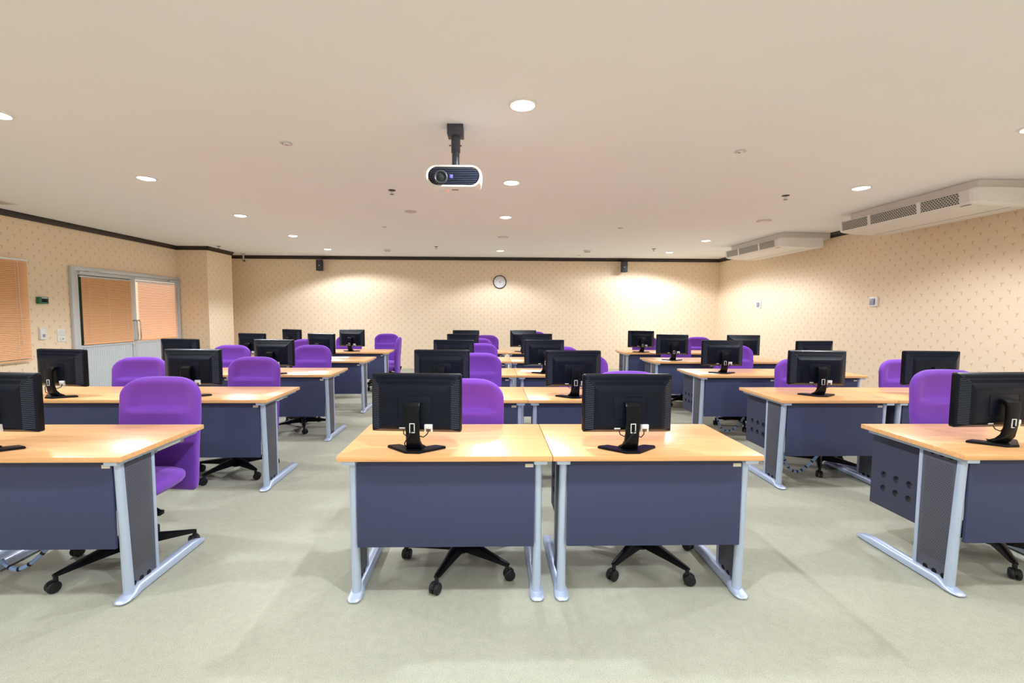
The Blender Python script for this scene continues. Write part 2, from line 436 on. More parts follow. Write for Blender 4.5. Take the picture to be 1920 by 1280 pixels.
# clock
ck = empty('wall_clock', (.255, YB, 2.213)); tag(ck, 'round white wall clock with black rim on the back wall', 'clock')
b = MB()
prof = [(.150, 0), (.168, 0), (.170, -.02), (.162, -.034), (.150, -.036), (.147, -.022)]
rs = [[(r * math.cos(2 * PI * k / 48), y, r * math.sin(2 * PI * k / 48)) for k in range(48)] for r, y in prof]
b.rings(rs, False); b.build('rim', HANDM, ck)
b = MB(); b.cyl((0, -.001, 0), (0, -.02, 0), .15, n=48); b.build('dial', WHITE, ck)
for h in range(1, 13):
    a = PI / 2 - h * PI / 6
    text_mesh(str(h), .032, 'numeral', DKMET, ck, (.118 * math.cos(a), -.0212, .118 * math.sin(a)), (PI / 2, 0, 0))
for nm, ang, ln, w_ in (('hour_hand', 43, .07, .006), ('minute_hand', 165, .10, .004)):
    a = math.radians(90 - ang); b = MB()
    dx, dz = math.cos(a), math.sin(a)
    b.prism([(-dx * .015 + dz * w_, -dz * .015 - dx * w_), (dx * ln, dz * ln), (-dx * .015 - dz * w_, -dz * .015 + dx * w_)], 'y', -.0235, -.0245)
    b.build(nm, HANDM, ck)

# loudspeakers
def speaker(x, z, label, yaw):
    r = empty('wall_loudspeaker', (x, YB - .17, z), yaw); tag(r, label, 'speaker', 'loudspeakers on the back wall')
    b = MB(); b.prism([(-.078, -.07), (.078, -.07), (.055, .07), (-.055, .07)], 'z', -.132, .132); c = b.build('cabinet', BLK, r)
    b = MB(); b.box(-.07, .07, -.076, -.0705, -.123, .123, .003); b.build('grille', DKMET, r)
    b = MB(); b.cyl((0, -.0762, -.01), (0, -.079, -.01), .012); b.build('badge', WHITE, r)
    b = MB(); b.box(-.015, .015, .07, .165, -.02, .02, .003); b.build('bracket', BLK, r)
speaker(-4.20, 2.582, 'small black loudspeaker on the back wall, left one', 0)
speaker(3.37, 2.598, 'small black loudspeaker on the back wall, right one', 0)

# surveillance camera
r = empty('security_camera', (-5.95, 11.2, CE)); tag(r, 'small grey security camera hanging from the ceiling in the back left corner', 'camera')
b = MB(); b.lathe([(.05, -.001), (.05, -.02), (.02, -.03)], n=20); b.build('ceiling_plate', GREYC, r)
b = MB(); b.cyl((0, 0, -.02), (0, 0, -.14), .02); b.build('stem', GREYC, r)
b = MB(); b.tube([(-.02, .03, -.15), (.0, 0, -.165), (.06, -.08, -.185)], [.03, .036, .03], 16); b.build('camera_body', GREYC, r)
b = MB(); b.cyl((.06, -.08, -.185), (.068, -.091, -.188), .02); b.build('lens', LENSG, r)

# ------------------------------------------------------------------ ceiling fittings
DL = [(-3.50, 3.387), (-3.60, 4.935), (-3.62, 6.769), (-3.61, 8.509), (-3.60, 10.26),
      (.216, 3.117), (.228, 4.932), (.228, 6.693), (.234, 10.286),
      (4.04, 3.356), (4.07, 4.976), (4.11, 8.631), (4.08, 10.317)]
HID = [(-3.55, 1.5), (.22, 1.4), (4.05, 1.5), (-3.55, -.5), (.22, -.5), (4.05, -.5), (-3.55, -2.2), (.22, -2.2), (4.05, -2.2)]
BACKROW = {4: 1, 8: 1, 12: 1}
names3 = {-1: 'left', 0: 'middle', 1: 'right'}
ordw = ['nearest', 'second', 'third', 'fourth', 'farthest']
proto = None
def lamp_light(x, y, power, tilt=(0, 0)):
    l = bpy.data.lights.new('downlight_lamp', 'SPOT'); l.energy = power; l.spot_size = math.radians(SPOT_DEG); l.spot_blend = .35
    l.shadow_soft_size = .06; l.color = (.885, .915, 1.0)
    o = bpy.data.objects.new('downlight_lamp', l); COL.objects.link(o); o.location = (x, y, CE - .035); o.rotation_euler = (tilt[0], tilt[1], 0)
    if abs(y - 10.286) < .01: l.spot_size = math.radians(141)
    if tilt[0]: l.spot_size = math.radians(170); l.shadow_soft_size = .11 if x < 0 else .2; l.spot_blend = .25; l.spot_size = math.radians(150 if x < 0 else 170)
    return o
SPOT_DEG = 147
POWER = 150
def mk_down(lit=True):
    r = empty('ceiling_downlight')
    b = MB(); b.lathe([(.075, -.0035), (.082, -.012), (.098, -.008), (.1, 0)], n=36)
    b.bm.faces.ensure_lookup_table()
    b.build('trim_ring', WHITE if lit else GREYC, r)
    b = MB(); b.lathe([(.078, -.005), (.05, -.018), (.02, -.022)], n=32); b.build('lamp_lens', LAMP if lit else OFFW, r)
    return r
protoL = mk_down(True); reg()
cols = {-1: [], 0: [], 1: []}
for i, (x, y) in enumerate(DL):
    c = -1 if x < -2 else (0 if x < 2 else 1); cols[c].append(i)
for c, idx in cols.items():
    idx.sort(key=lambda i: DL[i][1])
    for k, i in enumerate(idx):
        x, y = DL[i]
        o = protoL if (c == -1 and k == 0) else copy_tree(protoL)
        o.location = (x, y, CE)
        word = ordw[k] if k < len(idx) - 1 else 'farthest'
        tag(o, 'lit round ceiling downlight, %s of the %s line running to the back wall' % (word, names3[c]), 'ceiling light', 'lit ceiling downlights')
        lamp_light(x, y, POWER * {4: 1.4, 12: 2.0}.get(i, 1), ({4: .02, 12: -.10}[i], {4: -.10, 12: .12}[i]) if i in (4, 12) else (0, 0))
for x, y in HID:
    lamp_light(x, y, POWER)
    o = copy_tree(protoL); o.location = (x, y, CE)
    tag(o, 'lit round downlight in the ceiling over the front of the room', 'ceiling light', 'lit ceiling downlights at the front')
for (x, y, lab) in ((4.085, 6.773, 'unlit round downlight in the ceiling left of the gap between the air conditioners'),
                    (.241, 8.475, 'unlit round downlight in the ceiling above the middle rows')):
    r = mk_down(False); r.location = (x, y, CE); tag(r, lab, 'ceiling light')
for (x, y, lab) in ((-1.685, 3.887, 'small unlit eyeball spotlight in the ceiling, left of the projector'),
                    (2.14, 3.927, 'small unlit eyeball spotlight in the ceiling, right of the projector')):
    r = empty('eyeball_spotlight', (x, y, CE)); tag(r, lab, 'ceiling light')
    b = MB(); b.lathe([(.03, -.002), (.034, -.008), (.048, -.006), (.05, 0)], n=28); b.build('trim_ring', ALU, r)
    b = MB(); b.lathe([(.03, -.004), (.026, -.014), (.012, -.02)], n=20); b.build('lamp', CHROME, r)
SPR = [(-1.12, 5.308, 'ceiling sprinkler left of the projector'), (3.471, 5.344, 'ceiling sprinkler left of the near air conditioner'),
       (-1.14, 9.786, 'ceiling sprinkler near the back wall, left of the middle lights'), (3.545, 9.828, 'ceiling sprinkler near the back wall, beside the right loudspeaker'),
       (-5.82, 9.984, 'ceiling sprinkler beside the wall column in the left corner')]
for x, y, lab in SPR:
    r = empty('fire_sprinkler', (x, y, CE)); tag(r, lab, 'sprinkler', 'ceiling sprinklers')
    b = MB(); b.lathe([(.042, 0), (.04, -.006), (.018, -.012)], n=24); b.build('escutcheon', DKMET, r)
    b = MB(); b.cyl((0, 0, -.01), (0, 0, -.045), .007, n=10); b.tube([(-.012, 0, -.012), (-.014, 0, -.03), (0, 0, -.046)], .003, 6); b.tube([(.012, 0, -.012), (.014, 0, -.03), (0, 0, -.046)], .003, 6)
    b.build('nozzle', CHROME, r)
    b = MB(); b.lathe([(.006, -.045), (.022, -.047), (.022, -.05), (.006, -.05)], n=16); b.build('deflector', DKMET, r)
for x, y, rad, lab in ((-1.097, 6.406, .085, 'flat pale round ceiling speaker left of the middle lights'),
                       (-1.727, 7.579, .04, 'small flat grey ceiling disc in front of the left smoke detector'),
                       (2.133, 7.475, .04, 'small flat grey ceiling disc in front of the right smoke detector'),
                       (2.147, 11.021, .04, 'small flat grey ceiling disc close to the back wall')):
    b = MB(); b.lathe([(rad, 0), (rad * .97, -.006), (rad * .5, -.008)], n=32)
    o = b.build('ceiling_disc', GREYC, None, (x, y, CE)); tag(o, lab, 'ceiling fitting')
for x, y, lab in ((-2.273, 10.265, 'white smoke detector on the ceiling near the back wall, left one'), (2.17, 10.167, 'white smoke detector on the ceiling near the back wall, right one')):
    r = empty('smoke_detector', (x, y, CE)); tag(r, lab, 'smoke detector', 'smoke detectors')
    b = MB(); b.lathe([(.085, 0), (.085, -.018), (.06, -.03)], n=28); b.build('mounting_base', OFFW, r)
    b = MB(); b.lathe([(.055, -.03), (.052, -.048), (.03, -.056)], n=24); b.build('sensor_head', WHITE, r)
    b = MB()
    for k in range(10):
        a = 2 * PI * k / 10; b.box(.0535 * math.cos(a) - .006, .0535 * math.cos(a) + .006, .0535 * math.sin(a) - .006, .0535 * math.sin(a) + .006, -.046, -.036)
    b.build('sensor_slots', BLK, r)
r = empty('ceiling_vent', (-6.30, 6.10, CE)); tag(r, 'small ceiling vent above the left window blind', 'vent')
b = MB(); b.box(-.11, .11, -.11, .11, -.01, 0, .002); b.build('vent_frame', OFFW, r)
b = MB()
for k in range(6): b.box(-.09, .09, -.085 + k * .03, -.07 + k * .03, -.014, -.01)
b.build('vent_slats', GREYC, r)

# ------------------------------------------------------------------ projector
PX, PY = -.259, 3.44
pr = empty('ceiling_projector', (PX, PY, 2.41)); tag(pr, 'white projector with black grille hanging from the ceiling on a dark pole', 'projector')
def capsule(w, h, n=14):
    r = h / 2; pts = []
    for k in range(n + 1):
        a = -PI / 2 + PI * k / n; pts.append((w / 2 - r + r * math.cos(a), r * math.sin(a)))
    for k in range(n + 1):
        a = PI / 2 + PI * k / n; pts.append((-w / 2 + r + r * math.cos(a), r * math.sin(a)))
    return pts
def cap_ring(w, h, y, zo=0): return [(p[0], y, p[1] + zo) for p in capsule(w, h)]
b = MB(); b.rings([cap_ring(.345, .105, -.128), cap_ring(.372, .130, -.140), cap_ring(.392, .148, -.142), cap_ring(.404, .158, -.128), cap_ring(.404, .150, -.02, .002), cap_ring(.39, .12, .14, .008), cap_ring(.34, .09, .15, .008)])
b.build('casing', WHITE, pr)
b = MB(); b.rings([cap_ring(.362, .122, -.130), cap_ring(.362, .122, -.1385)]); b.build('front_grille', BLK, pr)
b = MB()
for k in range(9):
    z = -.05 + k * .0125; hw = .181 - (.061 - math.sqrt(max(0, .061 ** 2 - z * z))) - .008
    b.box(-hw, hw, -.1412, -.1385, z - .0022, z + .0022)
b.build('grille_bars', RIDGE, pr)
b = MB(); LX, LZ = -.092, -.012
def yring(r, y, cx=LX, cz=LZ, n=32): return [(cx + r * math.cos(2 * PI * k / n), y, cz + r * math.sin(2 * PI * k / n)) for k in range(n)]
b.rings([yring(.05, -.138), yring(.05, -.15), yring(.044, -.158), yring(.039, -.158), yring(.030, -.148), yring(.026, -.148)]); b.build('lens_ring', DKMET, pr)
b = MB(); b.rings([yring(.026, -.1485), yring(.026, -.152), yring(.016, -.157), yring(.004, -.1585)]); b.build('lens', LENSG, pr)
b = MB(); b.box(-.028, -.006, -.1435, -.1412, -.017, .007, .001); b.build('blue_badge', LOGOB, pr)
b = MB(); b.box(-.02, .03, -.07, -.055, -.0783, -.0768); b.build('label_mark', HANDM, pr)
b = MB(); b.box(-.06, -.045, -.02, -.008, -.0765, -.0745); b.build('indicator_light', LEDR, pr)
b = MB()
for x in (-.12, -.09, -.05): b.lathe([(.011, .074), (.011, .085), (.006, .088)], x, -.06, 0, 12)
b.lathe([(.013, .074), (.013, .084), (.008, .087)], .12, -.06, 0, 12)
b.build('adjusting_knob', WHITE, pr)
mo = MB()
mo.cyl((0, .06, .07), (0, .06, .30), .028, n=24); mo.cyl((0, .06, .23), (0, .06, .35), .034, n=24)
mo.box(-.06, .06, .0, .12, .345, .418, .004)
mo.box(-.1, .1, -.02, .12, .075, .088, .002)
mo.cyl((-.045, .03, .27), (-.034, .03, .27), .006, n=8); mo.cyl((.034, .03, .27), (.045, .03, .27), .006, n=8)
mo.build('ceiling_mount', DKMET, pr)

# ------------------------------------------------------------------ air conditioners
def aircon():
    r = empty('air_conditioner')
    L_ = 1.76       # along y, local y from 0 (near) to L_
    # local x: 0 = front face (world 4.93); z relative to ceiling
    b = MB(); b.box(.05, .88, .02, L_ - .1, -.11, -.002, .004); b.build('mounting_housing', OFFW, r)
    prof = [(.03, -.088), (-.002, -.092), (-.016, -.104), (-.002, -.224), (.018, -.238), (.06, -.248), (.20, -.262), (.46, -.272), (.70, -.262), (.74, -.24), (.74, -.088)]
    b = MB(); b.prism(prof, 'y', .03, L_ - .03); b.build('casing', OFFW, r, sharp=25)
    def sect(y, s_, dz=0):
        cx, cz = .36, -.18
        return [(cx + (p[0] - cx) * s_, y, cz + (p[1] - cz) * s_ + dz) for p in prof]
    b = MB(); b.rings([sect(-.055, .80), sect(-.05, .9), sect(-.03, .98), sect(0, 1.025), sect(.035, 1.025)]); b.build('end_cap', WHITE, r, sharp=25)
    b = MB(); b.rings([sect(L_ - .035, 1.02), sect(L_, 1.02), sect(L_ + .03, .96), sect(L_ + .04, .85)]); b.build('end_cap', WHITE, r, sharp=25)
    for (a, c) in ((.145, .565), (.62, 1.25), (1.30, 1.72)):
        g = MB(); g.prism([(-.0185, -.106), (-.0055, -.222), (.004, -.222), (-.006, -.106)], 'y', a, c); g.build('air_grille', LATT, r)
    for yy in (.5925, 1.275):
        b = MB(); b.prism([(-.026, -.100), (-.008, -.236), (.006, -.236), (-.010, -.100)], 'y', yy - .022, yy + .022)
        b.build('grille_divider', WHITE, r)
    b = MB(); b.box(.44, .445, .05, L_ - .05, -.2755, -.270); b.build('panel_seam', GREYC, r)
    b = MB(); b.box(.035, .05, .07, .17, -.2475, -.245, rot=None); b.build('maker_mark', DKMET, r)
    return r
a1 = aircon(); reg(); a2 = copy_tree(a1)
a1.location = (4.945, 4.60, CE); a2.location = (4.945, 7.70, CE)
tag(a1, 'long white ceiling air conditioner along the right wall, nearer and larger one', 'air conditioner', 'ceiling air conditioners')
tag(a2, 'long white ceiling air conditioner along the right wall, farther one near the back', 'air conditioner', 'ceiling air conditioners')

# ------------------------------------------------------------------ desks
D_ = .633
def plate_holes(b, x0, x1, y0, y1, z0, z1, holes, r, seg=20):
    """plate in the yz plane, thickness x0..x1, square cells cut by round holes"""
    ys = sorted({y0, y1} | {h[0] - r * 1.35 for h in holes} | {h[0] + r * 1.35 for h in holes})
    zs = sorted({z0, z1} | {h[1] - r * 1.35 for h in holes} | {h[1] + r * 1.35 for h in holes})
    for ya, yb in zip(ys, ys[1:]):
        for za, zb in zip(zs, zs[1:]):
            cy, cz = (ya + yb) / 2, (za + zb) / 2
            hit = [h for h in holes if abs(h[0] - cy) < 1e-4 and abs(h[1] - cz) < 1e-4]
            if not hit:
                for x in (x0, x1):
                    b.bm.faces.new([b.bm.verts.new(p) for p in ((x, ya, za), (x, yb, za), (x, yb, zb), (x, ya, zb))])
            else:
                hw = (yb - ya) / 2; hz = (zb - za) / 2
                inner = []; outer = []
                for k in range(seg):
                    a = 2 * PI * k / seg + PI / 4; c, s_ = math.cos(a), math.sin(a); q = 1 / max(abs(c), abs(s_))
                    inner.append((cy + r * c, cz + r * s_)); outer.append((cy + hw * c * q, cz + hz * s_ * q))
                b.rings([[(x0, *p) for p in outer], [(x0, *p) for p in inner], [(x1, *p) for p in inner], [(x1, *p) for p in outer]], False)
    for p in (((y0, z0), (y1, z0)), ((y1, z0), (y1, z1)), ((y1, z1), (y0, z1)), ((y0, z1), (y0, z0))):
        b.bm.faces.new([b.bm.verts.new(q) for q in ((x0, *p[0]), (x0, *p[1]), (x1, *p[1]), (x1, *p[0]))])
    bmesh.ops.remove_doubles(b.bm, verts=b.bm.verts, dist=1e-5)

def mk_desk(W):
    r = empty('computer_desk')
    b = MB(); b.box(.0004, W - .0004, 0, D_, .724, .75, .0018); b.build('tabletop', WOOD, r)
    b = MB(); b.box(.082, W - .082, .048, .064, .275, .7235, .001); mp = b.build('modesty_panel', NAVY, r)
    b = MB(); b.box(W - .128, W - .088, .0462, .048, .680, .697); b.build('sticker', LABEL, mp)
    for side in (0, 1):
        def X(x): return x if side == 0 else W - x
        xc = X(.062)
        b = MB()
        # foot loft
        S = [(.022, .030, .006, .010), (.028, .052, .008, .016), (.045, .070, .008, .021), (.085, .072, .008, .027), (.115, .064, .008, .042), (.14, .058, .008, .050),
             (.56, .058, .008, .050), (.62, .056, .008, .040), (.655, .050, .008, .026), (.672, .034, .010, .018)]
        rs = []
        for (y, w_, z0, z1) in S:
            h = w_ / 2; zz = z1 - z0
            sec = [(-h, 0), (-h, .45), (-h * .86, .8), (-h * .5, 1), (h * .5, 1), (h * .86, .8), (h, .45), (h, 0)]
            rs.append([(xc + p[0], y, z0 + p[1] * zz) for p in sec])
        b.rings(rs)
        b.cyl((xc, .092, .02), (xc, .066, .706), .0235, .0195, n=28)
        b.box(xc - .009, xc + .009, .272, .292, .04, .706, .003)
        xa, xb = sorted((X(.022), X(.088))); b.box(xa, xb, .008, .60, .704, .7238, .004)
        leg = b.build('leg', SILV, r, sharp=40)
        b = MB(); b.box(xc - .005, xc + .005, .090, .272, .055, .700, .001)
        for k in range(3):
            yy = .12 + k * .05
            for zz in (.70, .058): b.cyl((xc - .0062, yy, zz), (xc + .0062, yy, zz), .014, n=16, m=BLK)
        if True:
            pm = [f for f in b.bm.faces if f.material_index == 0]
        b.mats = [PERF, BLK]
        for f in b.bm.faces:
            f.material_index = 1 if (abs(f.calc_center_median().x - xc) > .0055 or len(f.verts) > 4 or (f.calc_area() < .0001 and (f.calc_center_median().z > .68 or f.calc_center_median().z < .08))) else 0
        b.build('perforated_panel', None, leg)
        b = MB(); b.box(xc - .02, xc + .02, .05, .65, .0005, .009); b.build('foot_glide', BLKR, leg)
        xs = X(.118); b = MB(); b.box(xs - .006, xs + .006, .30, .60, .655, .69, .002); b.box(min(xs, X(.09)), max(xs, X(.09)), .33, .36, .66, .704); b.box(min(xs, X(.09)), max(xs, X(.09)), .55, .58, .66, .704)
        b.build('drawer_slide', CHROME, r)
    b = MB(); hs = [(.37 + i * .085, z) for i in range(3) for z in (.37, .455)]
    plate_holes(b, .084, .098, .30, .632, .25, .700, hs, .021); spn = b.build('side_panel', NAVY2, r, smooth=False)
    b = MB(); b.box(.106, .110, .31, .62, .27, .69); b.build('hole_shade_plate', SHADEM, spn)  # added plate, hides the bright carpet so the holes read dark
    return r

ROWY = [2.148, 3.557, 4.978, 6.39, 7.80]
roww = ['front', 'second', 'third', 'fourth', 'back']
dC = mk_desk(1.04); dR = mk_desk(.958); reg()
DESKS = []
for ri, y in enumerate(ROWY):
    for blk, xs, W, p in (('left', (-3.829, -2.787), 1.04, dC), ('middle', (-.733, .309), 1.04, dC), ('right', (2.357, 3.317), .958, dR)):
        for k, x in enumerate(xs):
            if ri == 0 and blk == 'right' and k == 1: continue
            DESKS.append((ri, blk, k, x, y, p))
used = set()
for ri, blk, k, x, y, p in DESKS:
    o = p if p.name not in used else copy_tree(p)
    used.add(p.name)
    o.location = (x, y, 0)
    side = 'left' if k == 0 else 'right'
    tag(o, 'beech topped desk, %s row of the %s block, %s one of the pair' % (roww[ri], blk, side), 'desk', 'computer desks in rows')

# ------------------------------------------------------------------ monitors
def mk_monitor():
    r = empty('computer_monitor')
    # local: desk surface z=0, back of monitor faces -y
    W, H, Z0 = .46, .298, .083
    ZC = Z0 + H / 2
    def rr(w, h, y, dz=0, rad=.012, n=3): return [(p[0], y, ZC + dz + p[1]) for p in rrect(w, h, rad, n)]
    b = MB(); b.rings([rr(W - .01, H - .01, .050), rr(W, H, .046), rr(W, H, .026), rr(W - .004, H - .004, .022)]); b.build('bezel', BLK, r, sharp=30)
    b = MB(); b.box(-W / 2 + .02, W / 2 - .02, .0495, .0515, Z0 + .025, Z0 + H - .02); b.build('screen', SCREEN, r)
    top = Z0 + H
    def rc(sx, st, sb_, y): return [(-W / 2 + sx, y, Z0 + sb_), (W / 2 - sx, y, Z0 + sb_), (W / 2 - sx, y, top - st), (-W / 2 + sx, y, top - st)]
    b = MB()
    b.rings([rc(.002, .002, .002, .024), rc(.006, .006, .006, .014), rc(.052, .060, .022, -.016), rc(.062, .072, .030, -.0215), rc(.074, .084, .038, -.0248), rc(.090, .098, .048, -.0262), rc(.10, .108, .056, -.0265)])
    sh = b.build('back_shell', BLK2, r, sharp=17)
    def yt(i): return .014 - (i - .006) / .054 * .030
    def ys(i): return .014 - (i - .006) / .046 * .030
    b = MB(); n = 52
    for i in range(n):
        x = -.205 + .41 * i / (n - 1)
        for (ia, ib) in ((.013, .028), (.034, .050)):
            if abs(x) > W / 2 - ib * .87 - .008: continue
            b.prism([(yt(ia) + .003, top - ia), (yt(ia) - .0006, top - ia), (yt(ib) - .0006, top - ib), (yt(ib) + .003, top - ib)], 'x', x - .0019, x + .0019)
    b.build('top_vent_slots', BLKV, sh)
    n = 27
    for sx in (-1, 1):
        b = MB()
        for i in range(n):
            z = Z0 + .026 + (H - .056) * i / (n - 1)
            i1 = min(.048, (top - z) * .86 - .003, (z - Z0) * 2.2 - .01)
            if i1 < .014: continue
            x0, x1 = W / 2 - .010, W / 2 - i1
            b.prism([(sx * x0, ys(.010) + .004), (sx * x0, ys(.010) - .0008), (sx * x1, ys(i1) - .0018), (sx * x1, ys(i1) + .004)], 'z', z - .0016, z + .0016)
        b.build('side_vent_lit_slots', RIDGE, sh)  # lighter bars: highlights on the side slits put into the colour
    b = MB(); b.box(-.085, .085, -.0275, -.025, Z0 + .075, Z0 + .19, .003); b.build('rear_cover', BLK2, sh)
    # stand column, swept profile in the yz plane
    cen = [(-.02, .235), (-.045, .238), (-.062, .228), (-.068, .205), (-.066, .15), (-.062, .10), (-.052, .055), (-.03, .025), (.0, .012)]
    th = [.012, .013, .013, .011, .010, .010, .013, .013, .006]; wd = [.034, .036, .038, .036, .034, .034, .035, .040, .050]
    rs = []
    for i, (y, z) in enumerate(cen):
        a = cen[max(i - 1, 0)]; c = cen[min(i + 1, len(cen) - 1)]
        t = Vector((0, c[0] - a[0], c[1] - a[1])).normalized(); nn = Vector((0, -t.z, t.y))
        P = Vector((0, y, z)); ring = []
        for p in rrect(wd[i] * 2, th[i] * 2, th[i] * .6, 3): ring.append(P + Vector((p[0], 0, 0)) + nn * p[1])
        rs.append(ring)
    b = MB(); b.rings(rs); st = b.build('stand_column', BLK, r, sharp=30)
    # boomerang base
    poly = [(-.035, -.082), (.035, -.082), (.148, .012), (.150, .022), (.098, .040), (.03, -.005), (-.03, -.005), (-.098, .040), (-.150, .022), (-.148, .012)]
    def sc(p, k): return (p[0] * k, (p[1] + .02) * k - .02)
    b = MB(); b.rings([[(p[0], p[1], .0005) for p in poly], [(p[0], p[1], .008) for p in poly], [(*sc(p, .965), .0125) for p in poly]])
    b.build('stand_base', BLK, r, sharp=30)
    # white rimmed cable opening on the column
    b = MB()
    def q(x0, x1, z0, z1):
        b.box(x0, x1, -.0785, -.0735, z0, z1, .0008)
    q(-.013, .013, .146, .150); q(-.013, .013, .102, .106); q(-.013, -.0095, .106, .146); q(.0095, .013, .106, .146)
    tag(b.build('cable_opening', WHITE, st), 'white rim of the cable opening')
    b = MB(); b.box(.052, .092, -.040, -.024, Z0 + .03, Z0 + .052, .002); b.box(.052, .060, -.036, -.024, Z0 + .016, Z0 + .03); b.box(.084, .092, -.036, -.024, Z0 + .016, Z0 + .03)
    tag(b.build('video_plug', WHITE, r), 'white cable plug')
    b = MB(); b.box(-.078, -.048, -.0225, -.0165, Z0 + .026, Z0 + .04); b.build('rating_label', PAPER, r)
    b = MB()
    b.tube([(.072, -.03, Z0 + .018), (.066, -.04, Z0 + .004), (.05, -.05, Z0 - .008), (.03, -.055, Z0 + .0), (.012, -.075, Z0 + .028), (.0, -.086, Z0 + .03), (-.012, -.09, Z0 + .01), (-.04, -.07, Z0 - .035), (-.045, -.03, Z0 - .06), (-.03, .02, .016)], .0028, 8)
    b.tube([(-.055, -.026, Z0 + .02), (-.052, -.035, Z0 + .003), (-.035, -.045, Z0 - .005), (-.02, -.045, Z0 + .004)], .0028, 8)
    b.build('monitor_cable', BLKR, r)
    return r
mon = mk_monitor(); reg()
MON = {  # (row, block, which): x, panel y, yaw degrees
 (0, 'left', 1): (-2.475, 2.30, 4), (1, 'left', 0): (-3.44, 3.70, 11), (1, 'left', 1): (-2.43, 3.75, 2),
 (2, 'left', 0): (-3.45, 5.11, 9), (2, 'left', 1): (-2.40, 5.08, 6), (3, 'left', 0): (-3.36, 6.46, 17), (3, 'left', 1): (-2.40, 6.48, 20),
 (4, 'left', 0): (-3.45, 7.95, 28), (4, 'left', 1): (-2.42, 8.0, 9),
 (0, 'middle', 0): (-.372, 2.29, 4), (0, 'middle', 1): (.708, 2.28, -1), (1, 'middle', 0): (-.396, 3.75, 2), (1, 'middle', 1): (.697, 3.715, -2),
 (2, 'middle', 0): (-.407, 5.10, 6), (2, 'middle', 1): (.632, 5.17, -4), (3, 'middle', 0): (-.388, 6.50, 8), (3, 'middle', 1): (.70, 6.66, -4),
 (4, 'middle', 0): (-.408, 7.87, 0), (4, 'middle', 1): (.592, 7.99, 5),
 (0, 'right', 0): (2.745, 2.375, -3), (1, 'right', 0): (2.80, 3.79, 7), (1, 'right', 1): (3.79, 3.78, 4), (2, 'right', 0): (2.715, 5.21, 6),
 (2, 'right', 1): (3.78, 5.16, -6), (3, 'right', 0): (2.70, 6.62, 6), (3, 'right', 1): (3.71, 6.52, 6), (4, 'right', 0): (2.69, 7.97, 1)}
first = True
for (ri, blk, k), (x, y, a) in MON.items():
    o = mon if first else copy_tree(mon); first = False
    o.location = (x, y - .02, .7505); o.rotation_euler = (0, 0, -math.radians(a))
    tag(o, 'black monitor on the %s desk of the %s row, %s block, its back showing' % ('left' if k == 0 else 'right', roww[ri], blk), 'monitor', 'computer monitors on the desks')

